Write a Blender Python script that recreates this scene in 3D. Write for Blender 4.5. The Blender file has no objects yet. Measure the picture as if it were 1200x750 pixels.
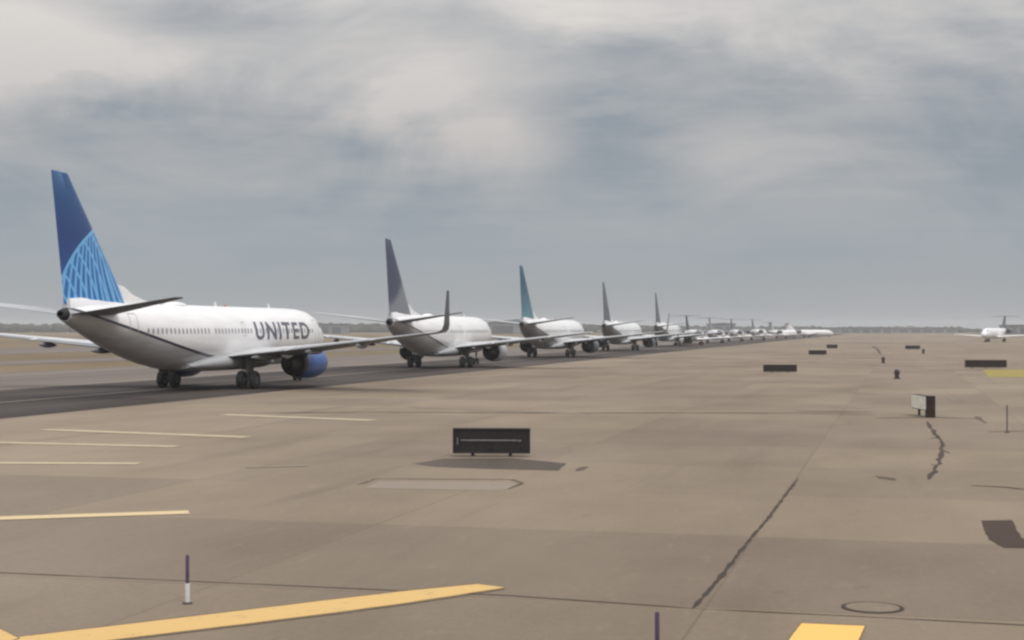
import bpy, bmesh, math, random
from math import sin, cos, pi, radians, sqrt, tan
from mathutils import Vector, Matrix, noise as mnoise

random.seed(7)
C = bpy.data.collections.new("airfield"); bpy.context.scene.collection.children.link(C)
S = bpy.context.scene

# ------------------------------------------------------------------ camera facts
FPX, CAMH, HOR = 1800.0, 3.96, 385.5        # focal length in px of a 1200 px wide frame, eye height, horizon row
def g(u, v):
    """ground point seen at photo position (u, v)"""
    Z = FPX * CAMH / (v - HOR)
    return Vector(((u - 600) / FPX * Z, Z, 0))
def at(u, Z, z=0):
    return Vector(((u - 600) / FPX * Z, Z, z))

HEAD = radians(14.2)                         # the taxiway's direction, clockwise from the view axis
# ------------------------------------------------------------------ helpers
def link(o, parent=None):
    C.objects.link(o)
    if parent is not None: o.parent = parent
    return o
def obj(name, bm, mat, parent=None, smooth=None, mats=None):
    me = bpy.data.meshes.new(name); bm.to_mesh(me); bm.free()
    for m in (mats or [mat]): me.materials.append(m)
    if smooth is not None:
        for p in me.polygons: p.use_smooth = True
        me.set_sharp_from_angle(angle=radians(smooth))
    return link(bpy.data.objects.new(name, me), parent)
def tag(o, label=None, cat=None, group=None, kind=None):
    if label: o['label'] = label
    if cat: o['category'] = cat
    if group: o['group'] = group
    if kind: o['kind'] = kind
    return o
def thing(name, label, cat, loc=(0, 0, 0), rz=0.0, group=None):
    o = bpy.data.objects.new(name, None); o.empty_display_size = .5; link(o)
    o.location = loc; o.rotation_euler = (0, 0, rz)
    return tag(o, label, cat, group)
def kids(o): return list(o.children)
def copy_tree(o, parent=None):
    c = o.copy(); C.objects.link(c); c.parent = parent
    for ch in kids(o): copy_tree(ch, c)
    return c
def find(root, name):
    out = []
    for ch in root.children:
        if ch.name.split('.')[0] == name: out.append(ch)
        out += find(ch, name)
    return out

def box(bm, x0, x1, y0, y1, z0, z1, M=None, bevel=0.0, mi=0):
    vs = [bm.verts.new((x, y, z)) for z in (z0, z1) for y in (y0, y1) for x in (x0, x1)]
    if M is not None:
        for v in vs: v.co = M @ v.co
    fs = [bm.faces.new([vs[i] for i in f]) for f in ((0,2,3,1),(4,5,7,6),(0,1,5,4),(2,6,7,3),(0,4,6,2),(1,3,7,5))]
    for f in fs: f.material_index = mi
    if bevel:
        es = list({e for f in fs for e in f.edges})
        bmesh.ops.bevel(bm, geom=es, offset=bevel, segments=2, affect='EDGES', profile=.5)
def loft(bm, rings, cap=(True, True), closed=True, mi=0):
    R = [[bm.verts.new(p) for p in r] for r in rings]
    n = len(R[0])
    for a, b in zip(R, R[1:]):
        for i in range(n if closed else n - 1):
            j = (i + 1) % n
            try: f = bm.faces.new((a[i], a[j], b[j], b[i])); f.material_index = mi
            except ValueError: pass
    for k, r in ((0, R[0]), (1, R[-1])):
        if cap[k]:
            try: f = bm.faces.new(r if k else r[::-1]); f.material_index = mi
            except ValueError: pass
    return R
def fix(bm):
    bmesh.ops.remove_doubles(bm, verts=bm.verts, dist=1e-4)
    bmesh.ops.recalc_face_normals(bm, faces=bm.faces)
    return bm
def tube(bm, pts, rad, n=10, mi=0):
    pts = [Vector(p) for p in pts]
    rads = rad if isinstance(rad, (list, tuple)) else [rad] * len(pts)
    rings = []
    for i, p in enumerate(pts):
        d = (pts[min(i + 1, len(pts) - 1)] - pts[max(i - 1, 0)]).normalized()
        a = Vector((0, 0, 1)) if abs(d.z) < .9 else Vector((1, 0, 0))
        u = d.cross(a).normalized(); w = d.cross(u)
        rings.append([p + rads[i] * (cos(2*pi*k/n) * u + sin(2*pi*k/n) * w) for k in range(n)])
    loft(bm, rings, mi=mi)
def lathe_y(bm, prof, c=(0, 0, 0), n=32, cap=(False, False), mi=0, squash=None):
    """prof: (y, r) pairs, axis along y"""
    rings = []
    for y, r in prof:
        ring = []
        for k in range(n):
            a = 2*pi*k/n; x, z = r*cos(a), r*sin(a)
            if squash and z < 0: z *= squash
            ring.append((c[0]+x, c[1]+y, c[2]+z))
        rings.append(ring)
    loft(bm, rings, cap=cap, mi=mi)

# ------------------------------------------------------------------ materials
class NT:
    def __init__(s, name, rough=.6, metal=0.0, spec=None, coat=0):
        s.m = bpy.data.materials.new(name); s.m.use_nodes = True
        s.t = s.m.node_tree; s.n = s.t.nodes; s.b = s.n['Principled BSDF']
        s.b.inputs['Roughness'].default_value = rough; s.b.inputs['Metallic'].default_value = metal
        if spec is not None: s.b.inputs['Specular IOR Level'].default_value = spec
        s.b.inputs['Coat Weight'].default_value = coat
        s.co = None
    def coord(s):
        if s.co is None: s.co = s.n.new('ShaderNodeTexCoord').outputs['Object']
        return s.co
    def l(s, a, b): s.t.links.new(a, b)
    def val(s, x, sock):
        if isinstance(x, (int, float)): sock.default_value = x
        elif isinstance(x, (tuple, list)): sock.default_value = (*x, 1) if len(x) == 3 and sock.type == 'RGBA' else x
        else: s.l(x, sock)
    def math(s, op, a, b=0.0, c=None, clamp=False):
        n = s.n.new('ShaderNodeMath'); n.operation = op; n.use_clamp = clamp
        s.val(a, n.inputs[0]); s.val(b, n.inputs[1])
        if c is not None: s.val(c, n.inputs[2])
        return n.outputs[0]
    def mapping(s, scale=(1, 1, 1), loc=(0, 0, 0), rot=(0, 0, 0), src=None):
        n = s.n.new('ShaderNodeMapping'); s.l(src or s.coord(), n.inputs[0])
        n.inputs['Scale'].default_value = scale; n.inputs['Location'].default_value = loc; n.inputs['Rotation'].default_value = rot
        return n.outputs[0]
    def noise(s, scale, detail=4, rough=.55, src=None, dist=0):
        n = s.n.new('ShaderNodeTexNoise'); s.l(src or s.coord(), n.inputs['Vector'])
        n.inputs['Scale'].default_value = scale; n.inputs['Detail'].default_value = detail
        n.inputs['Roughness'].default_value = rough; n.inputs['Distortion'].default_value = dist
        return n.outputs['Fac']
    def ramp(s, fac, stops, interp='LINEAR'):
        n = s.n.new('ShaderNodeValToRGB'); s.l(fac, n.inputs[0]); n.color_ramp.interpolation = interp
        e = n.color_ramp.elements
        while len(e) < len(stops): e.new(.5)
        for k, (p, c) in enumerate(stops):
            e[k].position = p; c = (c, c, c) if isinstance(c, (int, float)) else c; e[k].color = (*c, 1)
        return n.outputs[0]
    def mix(s, f, a, b, mode='MIX'):
        n = s.n.new('ShaderNodeMix'); n.data_type = 'RGBA'; n.blend_type = mode
        s.val(f, n.inputs[0]); s.val(a, n.inputs[6]); s.val(b, n.inputs[7])
        return n.outputs[2]
    def sep(s, src=None):
        n = s.n.new('ShaderNodeSeparateXYZ'); s.l(src or s.coord(), n.inputs[0]); return n.outputs
    def bump(s, h, strength=.3, dist=.02):
        n = s.n.new('ShaderNodeBump'); n.inputs['Strength'].default_value = strength; n.inputs['Distance'].default_value = dist
        s.l(h, n.inputs['Height']); s.l(n.outputs[0], s.b.inputs['Normal'])
    def base(s, c): s.val(c, s.b.inputs['Base Color']); return s

def paint(name, col, rough=.35, dirt=.12, scale=.8, metal=0.0, coat=0.0):
    t = NT(name, rough, metal, coat=coat)
    n = t.noise(1.0, 5, .6, src=t.mapping((scale, scale*.35, scale*2)))
    d = tuple(c * (1 - dirt * 1.6) for c in col); u = tuple(min(1, c * (1 + dirt * .25)) for c in col)
    t.base(t.ramp(n, [(.3, d), (.62, u)]))
    n2 = t.noise(9, 3)
    t.l(t.ramp(n2, [(.3, rough*.8), (.7, min(1, rough*1.35))]), t.b.inputs['Roughness'])
    return t.m

M = {}
M['white'] = paint('white_paint', (.80, .79, .79), .32, .08)
M['light_grey'] = paint('light_grey_paint', (.42, .43, .44), .4, .12)
M['grey'] = paint('grey_paint', (.24, .25, .27), .45, .12)
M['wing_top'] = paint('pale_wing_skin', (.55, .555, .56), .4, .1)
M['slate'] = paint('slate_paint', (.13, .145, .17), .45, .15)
M['dark_wing'] = paint('dark_underside_grey', (.20, .205, .22), .5, .15)
M['blue'] = paint('blue_nacelle_paint', (.014, .085, .34), .3, .1, coat=.3)
M['teal'] = paint('teal_tail_paint', (.05, .17, .23), .45, .12)
M['dark_metal'] = paint('burnt_metal', (.035, .033, .035), .5, .3, metal=.4)
M['bare_metal'] = paint('bare_metal', (.55, .55, .56), .3, .1, metal=.9)
M['tyre'] = paint('tyre_rubber', (.018, .018, .019), .85, .3, 4)
M['strut'] = paint('strut_grey', (.085, .085, .09), .5, .25, 3)
M['rim'] = paint('wheel_rim', (.07, .07, .072), .5, .3, 5)
M['glass'] = paint('dark_window_glass', (.018, .02, .024), .12, .1)
M['pane'] = paint('cabin_window_glass', (.36, .36, .37), .3, .1)
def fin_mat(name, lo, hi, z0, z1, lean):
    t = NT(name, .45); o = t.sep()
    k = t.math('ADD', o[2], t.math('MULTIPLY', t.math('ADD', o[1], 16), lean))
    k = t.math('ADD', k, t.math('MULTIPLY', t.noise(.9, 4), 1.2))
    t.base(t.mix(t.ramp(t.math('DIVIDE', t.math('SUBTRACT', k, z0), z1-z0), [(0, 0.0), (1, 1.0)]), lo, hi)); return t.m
M['fin_slate'] = fin_mat('slate_over_grey_fin_shaded_rear', (.20, .215, .245), (.055, .068, .115), 7.6, 8.6, -.55)  # slate livery over grey, with shadow painted in toward the trailing edge
M['fin_teal'] = fin_mat('teal_over_pale_fin_paint', (.12, .24, .28), (.028, .105, .16), 6.2, 10.5, 0)
M['title'] = paint('dark_title_paint', (.11, .115, .15), .4, .1)
M['black'] = paint('black_sign_paint', (.014, .010, .010), .6, .3, 3)
M['brown_black'] = paint('weathered_sign_back', (.022, .012, .008), .7, .3, 3)
M['sign_face'] = paint('sign_face_white', (.80, .76, .66), .5, .15, 3)
M['sign_metal'] = paint('sign_metal_strip', (.17, .165, .16), .5, .2, 3)
M['post_white'] = paint('white_reflective_band', (.66, .66, .62), .5, .12, 8)
M['post_purple'] = paint('dark_purple_post', (.075, .05, .11), .5, .15, 8)
M['lamp_dark'] = paint('edge_lamp_body', (.04, .028, .024), .5, .2, 6)
M['lens_blue'] = paint('blue_lamp_lens', (.03, .05, .28), .2, .05, 6)
M['beacon_red'] = paint('red_beacon_lens', (.45, .03, .02), .25, .05)

def fuselage_mat(name, upper, lower, line, gloss=.3, tail_rise=True):
    """upper colour over a lower colour that sweeps up to the tail, parted by a dark cheat line"""
    t = NT(name, gloss, coat=.15)
    o = t.sep(); y, z = o[1], o[2]
    # station runs from nose to tail; the line climbs behind the wing
    st = t.math('SUBTRACT', 19.6, y)
    k = t.math('MAXIMUM', t.math('SUBTRACT', st, 21.0), 0.0)
    zl = t.math('ADD', 2.12, t.math('MULTIPLY', t.math('POWER', t.math('DIVIDE', k, 15.5), 1.35), 2.75 if tail_rise else 1.5))
    d = t.math('SUBTRACT', z, zl)
    up = t.math('GREATER_THAN', d, 0.0)
    n = t.noise(1.0, 5, .6, src=t.mapping((1.2, .3, 2.2)))
    upc = t.ramp(n, [(.3, tuple(c*.88 for c in upper)), (.6, upper)])
    # faint frame joints and rub marks along the skin
    fr = t.math('LESS_THAN', t.math('ABSOLUTE', t.math('SUBTRACT', t.math('FRACT', t.math('DIVIDE', y, 2.54)), .5)), .006)
    upc = t.mix(t.math('MULTIPLY', fr, .22), upc, (.3, .3, .3))
    lowc = t.ramp(n, [(.3, tuple(c*.7 for c in lower)), (.65, lower)])
    c = t.mix(up, lowc, upc)
    ln = t.math('LESS_THAN', t.math('ABSOLUTE', t.math('ADD', d, .05)), .085)
    t.base(t.mix(ln, c, line))
    return t.m
M['fus_a'] = fuselage_mat('white_over_grey_fuselage', (.86, .85, .845), (.50, .49, .485), (.03, .035, .06))
M['fus_b'] = fuselage_mat('white_over_pale_grey_fuselage', (.86, .85, .84), (.50, .49, .48), (.12, .12, .14))
M['fus_c'] = fuselage_mat('white_over_dark_fuselage', (.85, .845, .84), (.32, .32, .32), (.06, .06, .08))

def globe_tail():
    t = NT('blue_lattice_tail_paint', .35, coat=.2)
    o = t.sep(); y, z = o[1], o[2]
    st = t.math('SUBTRACT', 19.6, y)
    # globe outline: a large circle low and forward of the fin
    dx = t.math('SUBTRACT', st, 32.2); dz = t.math('SUBTRACT', z, 3.4)
    r = t.math('SQRT', t.math('ADD', t.math('MULTIPLY', dx, dx), t.math('MULTIPLY', dz, dz)))
    inside = t.math('LESS_THAN', r, 6.75)
    rim = t.math('LESS_THAN', t.math('ABSOLUTE', t.math('SUBTRACT', r, 6.68)), .13)
    # meridians fan out from a pole behind and below the fin; parallels ring it
    ex = t.math('SUBTRACT', st, 34.4); ez = t.math('SUBTRACT', z, 12.4)
    ang = t.math('ARCTAN2', ez, ex)
    r2 = t.math('SQRT', t.math('ADD', t.math('MULTIPLY', ex, ex), t.math('MULTIPLY', ez, ez)))
    a2 = t.math('ADD', ang, t.math('MULTIPLY', r2, .05))
    mer = t.math('LESS_THAN', t.math('ABSOLUTE', t.math('SUBTRACT', t.math('FRACT', t.math('MULTIPLY', a2, 12.0)), .5)), .20)
    fx = t.math('SUBTRACT', st, 42.0); fz = t.math('SUBTRACT', z, 2.0)
    r3 = t.math('SQRT', t.math('ADD', t.math('MULTIPLY', fx, fx), t.math('MULTIPLY', fz, fz)))
    par = t.math('LESS_THAN', t.math('ABSOLUTE', t.math('SUBTRACT', t.math('FRACT', t.math('MULTIPLY', r3, 1.15)), .5)), .085)
    lat = t.math('MAXIMUM', t.math('MAXIMUM', mer, par), rim)
    lat = t.math('MULTIPLY', lat, inside)
    deep = t.ramp(t.math('DIVIDE', t.math('SUBTRACT', z, 5), 8), [(.0, (.014, .085, .33)), (.5, (.008, .045, .19)), (1, (.016, .10, .26))])
    body = t.mix(inside, deep, (.022, .14, .42))
    t.base(t.mix(lat, body, (.16, .44, .76)))
    return t.m
M['globe'] = globe_tail()

def concrete(name, c_lo, c_mid, c_hi, slabs=True):
    t = NT(name, .85, spec=.25)
    big = t.noise(.028, 4, .6, src=t.mapping((1, .45, 1)))
    mid = t.noise(.16, 5, .6, src=t.mapping((1, .5, 1)))
    fine = t.noise(7, 6, .7)
    n = t.math('ADD', t.math('MULTIPLY', big, .55), t.math('MULTIPLY', mid, .45))
    col = t.ramp(n, [(.36, c_lo), (.5, c_mid), (.64, c_hi)])
    col = t.mix(.20, col, t.ramp(fine, [(.25, .25), (.75, .78)]), 'OVERLAY')
    if slabs:
        b = t.n.new('ShaderNodeTexBrick'); t.l(t.mapping((1, 1, 1), loc=(2.7, .9, 0)), b.inputs['Vector'])
        b.offset = 0; b.inputs['Scale'].default_value = 1.0
        b.inputs['Brick Width'].default_value = 7.6; b.inputs['Row Height'].default_value = 7.6
        b.inputs['Mortar Size'].default_value = .028; b.inputs['Mortar Smooth'].default_value = .6
        b.inputs['Color1'].default_value = (.87, .87, .89, 1); b.inputs['Color2'].default_value = (1.10, 1.09, 1.06, 1)
        b.inputs['Mortar'].default_value = (.78, .75, .72, 1)
        col = t.mix(1.0, col, b.outputs['Color'], 'MULTIPLY')
    # oil and rubber stains drawn out along the way traffic rolls
    stn = t.noise(.5, 4, .6, src=t.mapping((1, .07, 1)))
    col = t.mix(t.ramp(stn, [(.57, 0.0), (.74, .42)]), col, tuple(c*.55 for c in c_mid))
    # aggregate grain and pale scuffs
    grain = t.noise(38, 3, .75)
    col = t.mix(.30, col, t.ramp(grain, [(.3, .22), (.7, .80)]), 'OVERLAY')
    scuff = t.noise(2.4, 5, .7, src=t.mapping((1, .25, 1), loc=(9, 4, 0)))
    col = t.mix(t.ramp(scuff, [(.58, 0.0), (.75, .30)]), col, tuple(min(1, c*1.45) for c in c_mid))
    spot = t.noise(1.3, 3, .6)
    col = t.mix(t.ramp(spot, [(.68, 0.0), (.74, .35)]), col, tuple(c*.5 for c in c_mid))
    t.base(col)
    t.bump(fine, .25, .01)
    return t.m
M['apron'] = concrete('apron_concrete', (.155, .119, .083), (.208, .162, .116), (.256, .204, .151))
def asphalt(name, lo, hi):
    t = NT(name, .9, spec=.2)
    n = t.noise(.25, 5, .6, src=t.mapping((1, .04, 1))); f = t.noise(12, 5, .7)
    col = t.ramp(n, [(.35, lo), (.65, hi)])
    t.base(t.mix(.25, col, t.ramp(f, [(.3, .3), (.7, .7)]), 'OVERLAY')); t.bump(f, .3, .01)
    return t.m
M['taxi'] = asphalt('worn_taxiway_asphalt', (.036, .029, .026), (.080, .064, .056))
M['shoulder'] = asphalt('shoulder_asphalt', (.13, .108, .095), (.19, .158, .135))
M['patch'] = asphalt('dark_patch_asphalt', (.050, .034, .024), (.072, .050, .037))
M['pad'] = asphalt('sign_pad_asphalt', (.070, .054, .044), (.105, .084, .068))
def grass():
    t = NT('dry_grass', .95, spec=.1)
    n = t.noise(.02, 6, .65, src=t.mapping((1, .3, 1))); f = t.noise(1.5, 5, .7)
    col = t.ramp(n, [(.35, (.135, .105, .062)), (.5, (.18, .138, .088)), (.66, (.225, .172, .12))])
    t.base(t.mix(.4, col, t.ramp(f, [(.3, .35), (.7, .65)]), 'OVERLAY')); t.bump(f, .5, .05)
    return t.m
M['grass'] = grass()
def faded(name, col, wear=.35, under=(.22, .18, .14)):
    t = NT(name, .7, spec=.3)
    n = t.noise(2.2, 6, .7); n2 = t.noise(14, 4, .7)
    f = t.math('ADD', t.math('MULTIPLY', n, .6), t.math('MULTIPLY', n2, .4))
    t.base(t.mix(t.ramp(f, [(.28 + wear*.5, .8), (.36 + wear*.5, 0.0)]), col, under)); return t.m
M['yellow'] = faded('yellow_line_paint', (.60, .39, .14), .14)
M['orange'] = faded('fresh_orange_yellow_paint', (.80, .46, .12), .04)
M['pale_line'] = faded('faded_cream_line_paint', (.46, .375, .245), .24)
M['border'] = faded('brown_stained_border', (.150, .102, .055), .24, (.19, .145, .10))
M['ghost_line'] = faded('ghost_of_old_line', (.245, .198, .148), .42)
M['tan_line'] = faded('cream_yellow_line_paint', (.60, .46, .26), .16)
M['olive'] = faded('yellow_green_marking', (.26, .205, .03), .16)
M['sealant'] = asphalt('tar_joint_sealant', (.045, .034, .026), (.075, .058, .045))
M['faint_seal'] = asphalt('old_joint_sealant', (.085, .064, .048), (.125, .097, .075))
M['iron'] = paint('iron_cover', (.10, .09, .085), .6, .3, 4)
def leafy(name, a, b):
    t = NT(name, .9, spec=.1); n = t.noise(.12, 4); t.base(t.ramp(n, [(.35, a), (.65, b)])); return t.m
M['wood'] = leafy('far_woodland', (.035, .038, .030), (.07, .068, .05))
M['hangar'] = paint('hangar_cladding', (.22, .225, .24), .6, .15, .1)
M['hangar_roof'] = paint('hangar_roof', (.15, .155, .165), .6, .15, .1)
M['hangar_door'] = paint('hangar_door', (.10, .105, .115), .6, .15, .1)

# ------------------------------------------------------------------ jetliner (twin engine, low wing)
# local frame: +y forward, x right, z up, origin on the ground between the main wheels; stations run from the nose
ST0 = 19.6
def Y(st): return ST0 - st
FUS = [ # station, top, bottom, half width
 (0.0,3.00,2.90,.05),(.12,3.22,2.66,.28),(.35,3.45,2.42,.52),(.8,3.78,2.12,.83),(1.3,4.05,1.92,1.07),(1.8,4.40,1.76,1.27),(2.4,4.80,1.62,1.45),
 (3.1,5.12,1.50,1.61),(4.0,5.33,1.41,1.76),(5.2,5.43,1.36,1.85),(6.5,5.46,1.34,1.88),(9,5.46,1.34,1.88),(13,5.46,1.34,1.88),(17,5.46,1.34,1.88),
 (21,5.46,1.34,1.88),(24,5.46,1.36,1.88),(25.5,5.46,1.40,1.87),(27,5.46,1.53,1.84),(28.5,5.46,1.75,1.78),(30,5.455,2.05,1.69),
 (31.5,5.45,2.41,1.55),(33,5.43,2.82,1.35),(34.5,5.40,3.27,1.09),(36,5.33,3.76,.80),(37,5.22,4.10,.57),(37.7,5.08,4.32,.38)]
def fus_at(st):
    for a, b in zip(FUS, FUS[1:]):
        if a[0] <= st <= b[0]:
            k = (st-a[0])/(b[0]-a[0]); return [a[i]+(b[i]-a[i])*k for i in range(1, 4)]
    return list(FUS[-1][1:])
def skin(st, z, side=1, off=0.0):
    """point on the fuselage skin at a station and height"""
    top, bot, hw = fus_at(st); zc, rz = (top+bot)/2, (top-bot)/2
    q = max(-1, min(1, (z-zc)/rz)); x = hw*sqrt(max(0, 1-q*q))
    nrm = Vector((x/hw**2, 0, (z-zc)/rz**2)).normalized()
    p = Vector((x, Y(st), z)) + nrm*off
    return Vector((p.x*side, p.y, p.z))
def airfoil(n=10, t=.12):
    pts = []
    for i in range(n+1):
        x = .5*(1-cos(pi*i/n)); y = 5*t*(.2969*sqrt(x)-.126*x-.3516*x*x+.2843*x**3-.1015*x**4); pts.append((x, y))
    return [(x, y) for x, y in pts[::-1]] + [(x, -y*.8) for x, y in pts[1:-1]]
def wing_section(le_st, chord, x, z, t=.12, twist=0.0, up=(0, 0, 1)):
    """section with the thickness along `up`"""
    out = []; up = Vector(up)
    for a, b in airfoil(t=t):
        p = Vector((x, Y(le_st + a*chord), z)) + up*(b*chord) ; out.append(p)
    return out
def place_wheel(parent, x, y, r, w, side, hub_r):
    bm = bmesh.new(); prof = [(-w/2*.75, hub_r),(-w/2, hub_r*1.25),(-w/2*.98, r*.80),(-w/2*.78, r*.94),(-w/2*.4, r),(w/2*.4, r),(w/2*.78, r*.94),(w/2*.98, r*.80),(w/2, hub_r*1.25),(w/2*.75, hub_r)]
    rings = [[(x+q, y+rr*cos(2*pi*k/24), r+rr*sin(2*pi*k/24)) for k in range(24)] for q, rr in prof]
    loft(bm, rings, cap=(True, True)); obj('tyre', fix(bm), M['tyre'], parent, 35)
    bm = bmesh.new()
    for s in (-1, 1):
        prof = [(s*w/2*.80, hub_r*1.02),(s*w/2*.55, hub_r*.7),(s*w/2*.62, hub_r*.35),(s*w/2*1.0, hub_r*.28),(s*w/2*1.05, .01)]
        loft(bm, [[(x+q, y+rr*cos(2*pi*k/16), r+rr*sin(2*pi*k/16)) for k in range(16)] for q, rr in prof], cap=(True, True))
    obj('rim', fix(bm), M['rim'], parent, 35)

def make_jetliner(winglets=True):
    root = thing('jetliner', 'jetliner', 'airplane')
    N = 40
    bm = bmesh.new(); rings = []
    for st, top, bot, hw in FUS:
        zc, rz = (top+bot)/2, (top-bot)/2
        rings.append([(hw*cos(2*pi*k/N), Y(st), zc+rz*sin(2*pi*k/N)) for k in range(N)])
    loft(bm, rings); fus = obj('fuselage', fix(bm), M['fus_a'], root, 40)
    # wing to body fairing
    bm = bmesh.new(); rings = []
    for st, k in ((12.0,.02),(12.8,.45),(14,.85),(16,1.0),(19,1.0),(21.5,.95),(23,.7),(24.2,.35),(25.2,.02)):
        hw = 1.45+.72*k; bot = 1.42-.26*k; top = 1.75+.62*k
        rings.append([(hw*(abs(cos(a))**.7)*(1 if cos(a) >= 0 else -1), Y(st), (top+bot)/2+(top-bot)/2*(abs(sin(a))**.8)*(1 if sin(a) >= 0 else -1)) for a in [2*pi*k2/28 for k2 in range(28)]])
    loft(bm, rings); obj('belly_fairing', fix(bm), M['light_grey'], root, 50)
    # antenna dome on the back
    bm = bmesh.new(); rings = []
    for i in range(9):
        q = i/8; st = 23.0+2.9*q; h = .26*sin(pi*min(1, max(0, q)))**.6; w = .10+.42*sin(pi*q)**.6
        rings.append([(w*cos(pi*k/10), Y(st), 5.40+h*sin(pi*k/10)) for k in range(11)])
    loft(bm, rings, closed=False, cap=(False, False)); obj('antenna_dome', fix(bm), M['white'], root, 60)
    for st, z in ((9.5, 5.44), (18.5, 5.44), (14, 1.35)):
        bm = bmesh.new(); s = 1 if z > 3 else -1
        pr = [(.02, -.18, 0), (.02, .22, 0), (.02, -.02, .32*s), (.02, -.16, .32*s)]
        loft(bm, [[(x*sg, Y(st)+y, z+zz) for x, y, zz in pr] for sg in (-1, 1)]); obj('blade_antenna', fix(bm), M['white'], root)
    bm = bmesh.new(); lathe_y(bm, [(0, .1)], n=3) if False else None
    tube(bm, [(0, Y(17), 5.42), (0, Y(17), 5.53), (0, Y(17), 5.58)], [.09, .08, .03], 12); obj('beacon_light', fix(bm), M['beacon_red'], root, 50)
    # tail cone outlet
    bm = bmesh.new()
    lathe_y(bm, [(.05, .36), (-.15, .31), (-.42, .22), (-.42, .15), (-.2, .14)], (0, Y(37.72), 4.74), 20, (False, True))
    obj('exhaust_outlet', fix(bm), M['dark_metal'], root, 50)
    # cockpit windows
    for s in (-1, 1):
        for st0, st1, z0, z1 in ((1.55, 2.25, 4.0, 4.45), (2.3, 2.85, 4.02, 4.55), (2.92, 3.35, 4.05, 4.5)):
            bm = bmesh.new(); G = [[bm.verts.new(skin(st0+(st1-st0)*i/4+ (.18 if j else 0)*0, z0+(z1-z0)*j/4, s, .012)) for i in range(5)] for j in range(5)]
            for j in range(4):
                for i in range(4): bm.faces.new((G[j][i], G[j][i+1], G[j+1][i+1], G[j+1][i]))
            obj('cockpit_window', fix(bm), M['glass'], root, 60)
    # cabin windows, the right-hand side
    st = 5.6
    while st < 31.2:
        if not (15.9 < st < 16.3 or 22.6 < st < 23.2):
            bm = bmesh.new(); vs = [bm.verts.new(skin(st+.125*(abs(cos(a))**.7)*(1 if cos(a) > 0 else -1), 3.80+.18*(abs(sin(a))**.7)*(1 if sin(a) > 0 else -1), 1, .006)) for a in [2*pi*(k+.5)/12 for k in range(12)]]
            bm.faces.new(vs); obj('cabin_window', fix(bm), M['pane'], root)
        st += .508
    # doors: proud outline frames wrapped on the skin
    for s in (1, -1):
        for st0, st1, z0, z1, nm in ((4.1, 4.98, 2.72, 4.62, 'door'), (32.0, 32.8, 3.15, 4.85, 'door'), (17.6, 18.15, 3.45, 4.4, 'emergency_exit')):
            bm = bmesh.new(); w = .05
            def strip(a0, a1, b0, b1):
                m = 8; G = [[bm.verts.new(skin(a0+(a1-a0)*i, b0+(b1-b0)*j/m, s, .008)) for i in (0, 1)] for j in range(m+1)]
                for j in range(m): bm.faces.new((G[j][0], G[j][1], G[j+1][1], G[j+1][0]))
            strip(st0, st0+w, z0, z1); strip(st1-w, st1, z0, z1); strip(st0+w, st1-w, z0, z0+w); strip(st0+w, st1-w, z1-w, z1)
            obj(nm, fix(bm), M['light_grey'], root, 60)
    # wings
    P = [(0.6, 12.3, 8.6, 2.02, .14), (1.9, 13.0, 7.7, 2.12, .14), (3.6, 13.95, 6.45, 2.30, .13), (5.7, 15.1, 5.15, 2.52, .125), (9.0, 16.85, 4.0, 2.88, .115),
         (13.0, 18.95, 2.75, 3.32, .11), (16.6, 20.85, 1.65, 3.72, .10)]
    for s in (1, -1):
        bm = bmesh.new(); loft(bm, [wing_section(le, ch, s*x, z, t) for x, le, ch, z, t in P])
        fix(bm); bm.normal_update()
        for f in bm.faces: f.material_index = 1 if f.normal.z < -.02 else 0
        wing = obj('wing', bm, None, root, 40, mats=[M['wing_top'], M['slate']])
        if winglets:
            bm = bmesh.new(); R = []
            path = [(16.6, 3.72, 20.85, 1.65, 0), (16.9, 3.77, 21.05, 1.55, 20), (17.15, 3.92, 21.3, 1.42, 45), (17.3, 4.2, 21.6, 1.28, 68), (17.45, 4.9, 22.15, 1.0, 78), (17.62, 5.7, 22.75, .74, 80), (17.74, 6.28, 23.2, .5, 82)]
            for x, z, le, ch, an in path:
                a = radians(an); R.append(wing_section(le, ch, s*x, z, .085, up=(-s*sin(a), 0, cos(a))))
            loft(bm, R); obj('winglet', fix(bm), M['slate'], wing, 50)
        # flap line + aileron panel, slightly proud
        for x0, x1, nm in ((2.4, 5.6, 'flap'), (5.9, 11.9, 'flap'), (12.2, 15.9, 'aileron')):
            bm = bmesh.new(); R = []
            for k in range(5):
                x = x0+(x1-x0)*k/4
                for a, b in zip(P, P[1:]):
                    if a[0] <= x <= b[0]:
                        q = (x-a[0])/(b[0]-a[0]); le, ch, z = [a[i]+(b[i]-a[i])*q for i in (1, 2, 3)]
                R.append([(s*x, Y(le+ch*.76), z+.035*ch*.92), (s*x, Y(le+ch*1.02), z+.004), (s*x, Y(le+ch*1.02), z-.012), (s*x, Y(le+ch*.76), z-.030*ch)])
            loft(bm, R); obj(nm, fix(bm), M['dark_wing'], wing, 30)
        for x, z, le, ch in ((3.9, 2.33, 14.1, 6.25), (7.6, 2.72, 16.1, 4.5), (11.2, 3.12, 18.0, 3.3)):
            bm = bmesh.new(); R = []
            for i in range(9):
                q = i/8; r = .15*sin(pi*min(.97, .04+q*.93))**.7
                R.append([(s*x+r*.75*cos(2*pi*k/12), Y(le+ch*(.5+.68*q)), z-.30-.10*q+.02*i+r*1.25*sin(2*pi*k/12)) for k in range(12)])
            loft(bm, R); obj('flap_track_fairing', fix(bm), M['dark_wing'], wing, 50)
        # engine
        ec = (s*4.66, Y(16.3), 1.60)
        bm = bmesh.new()
        outer = [(0.0, .86), (.25, .93), (.45, .965)]
        lathe_y(bm, outer, ec, 40, squash=.95, mi=1)
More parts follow.
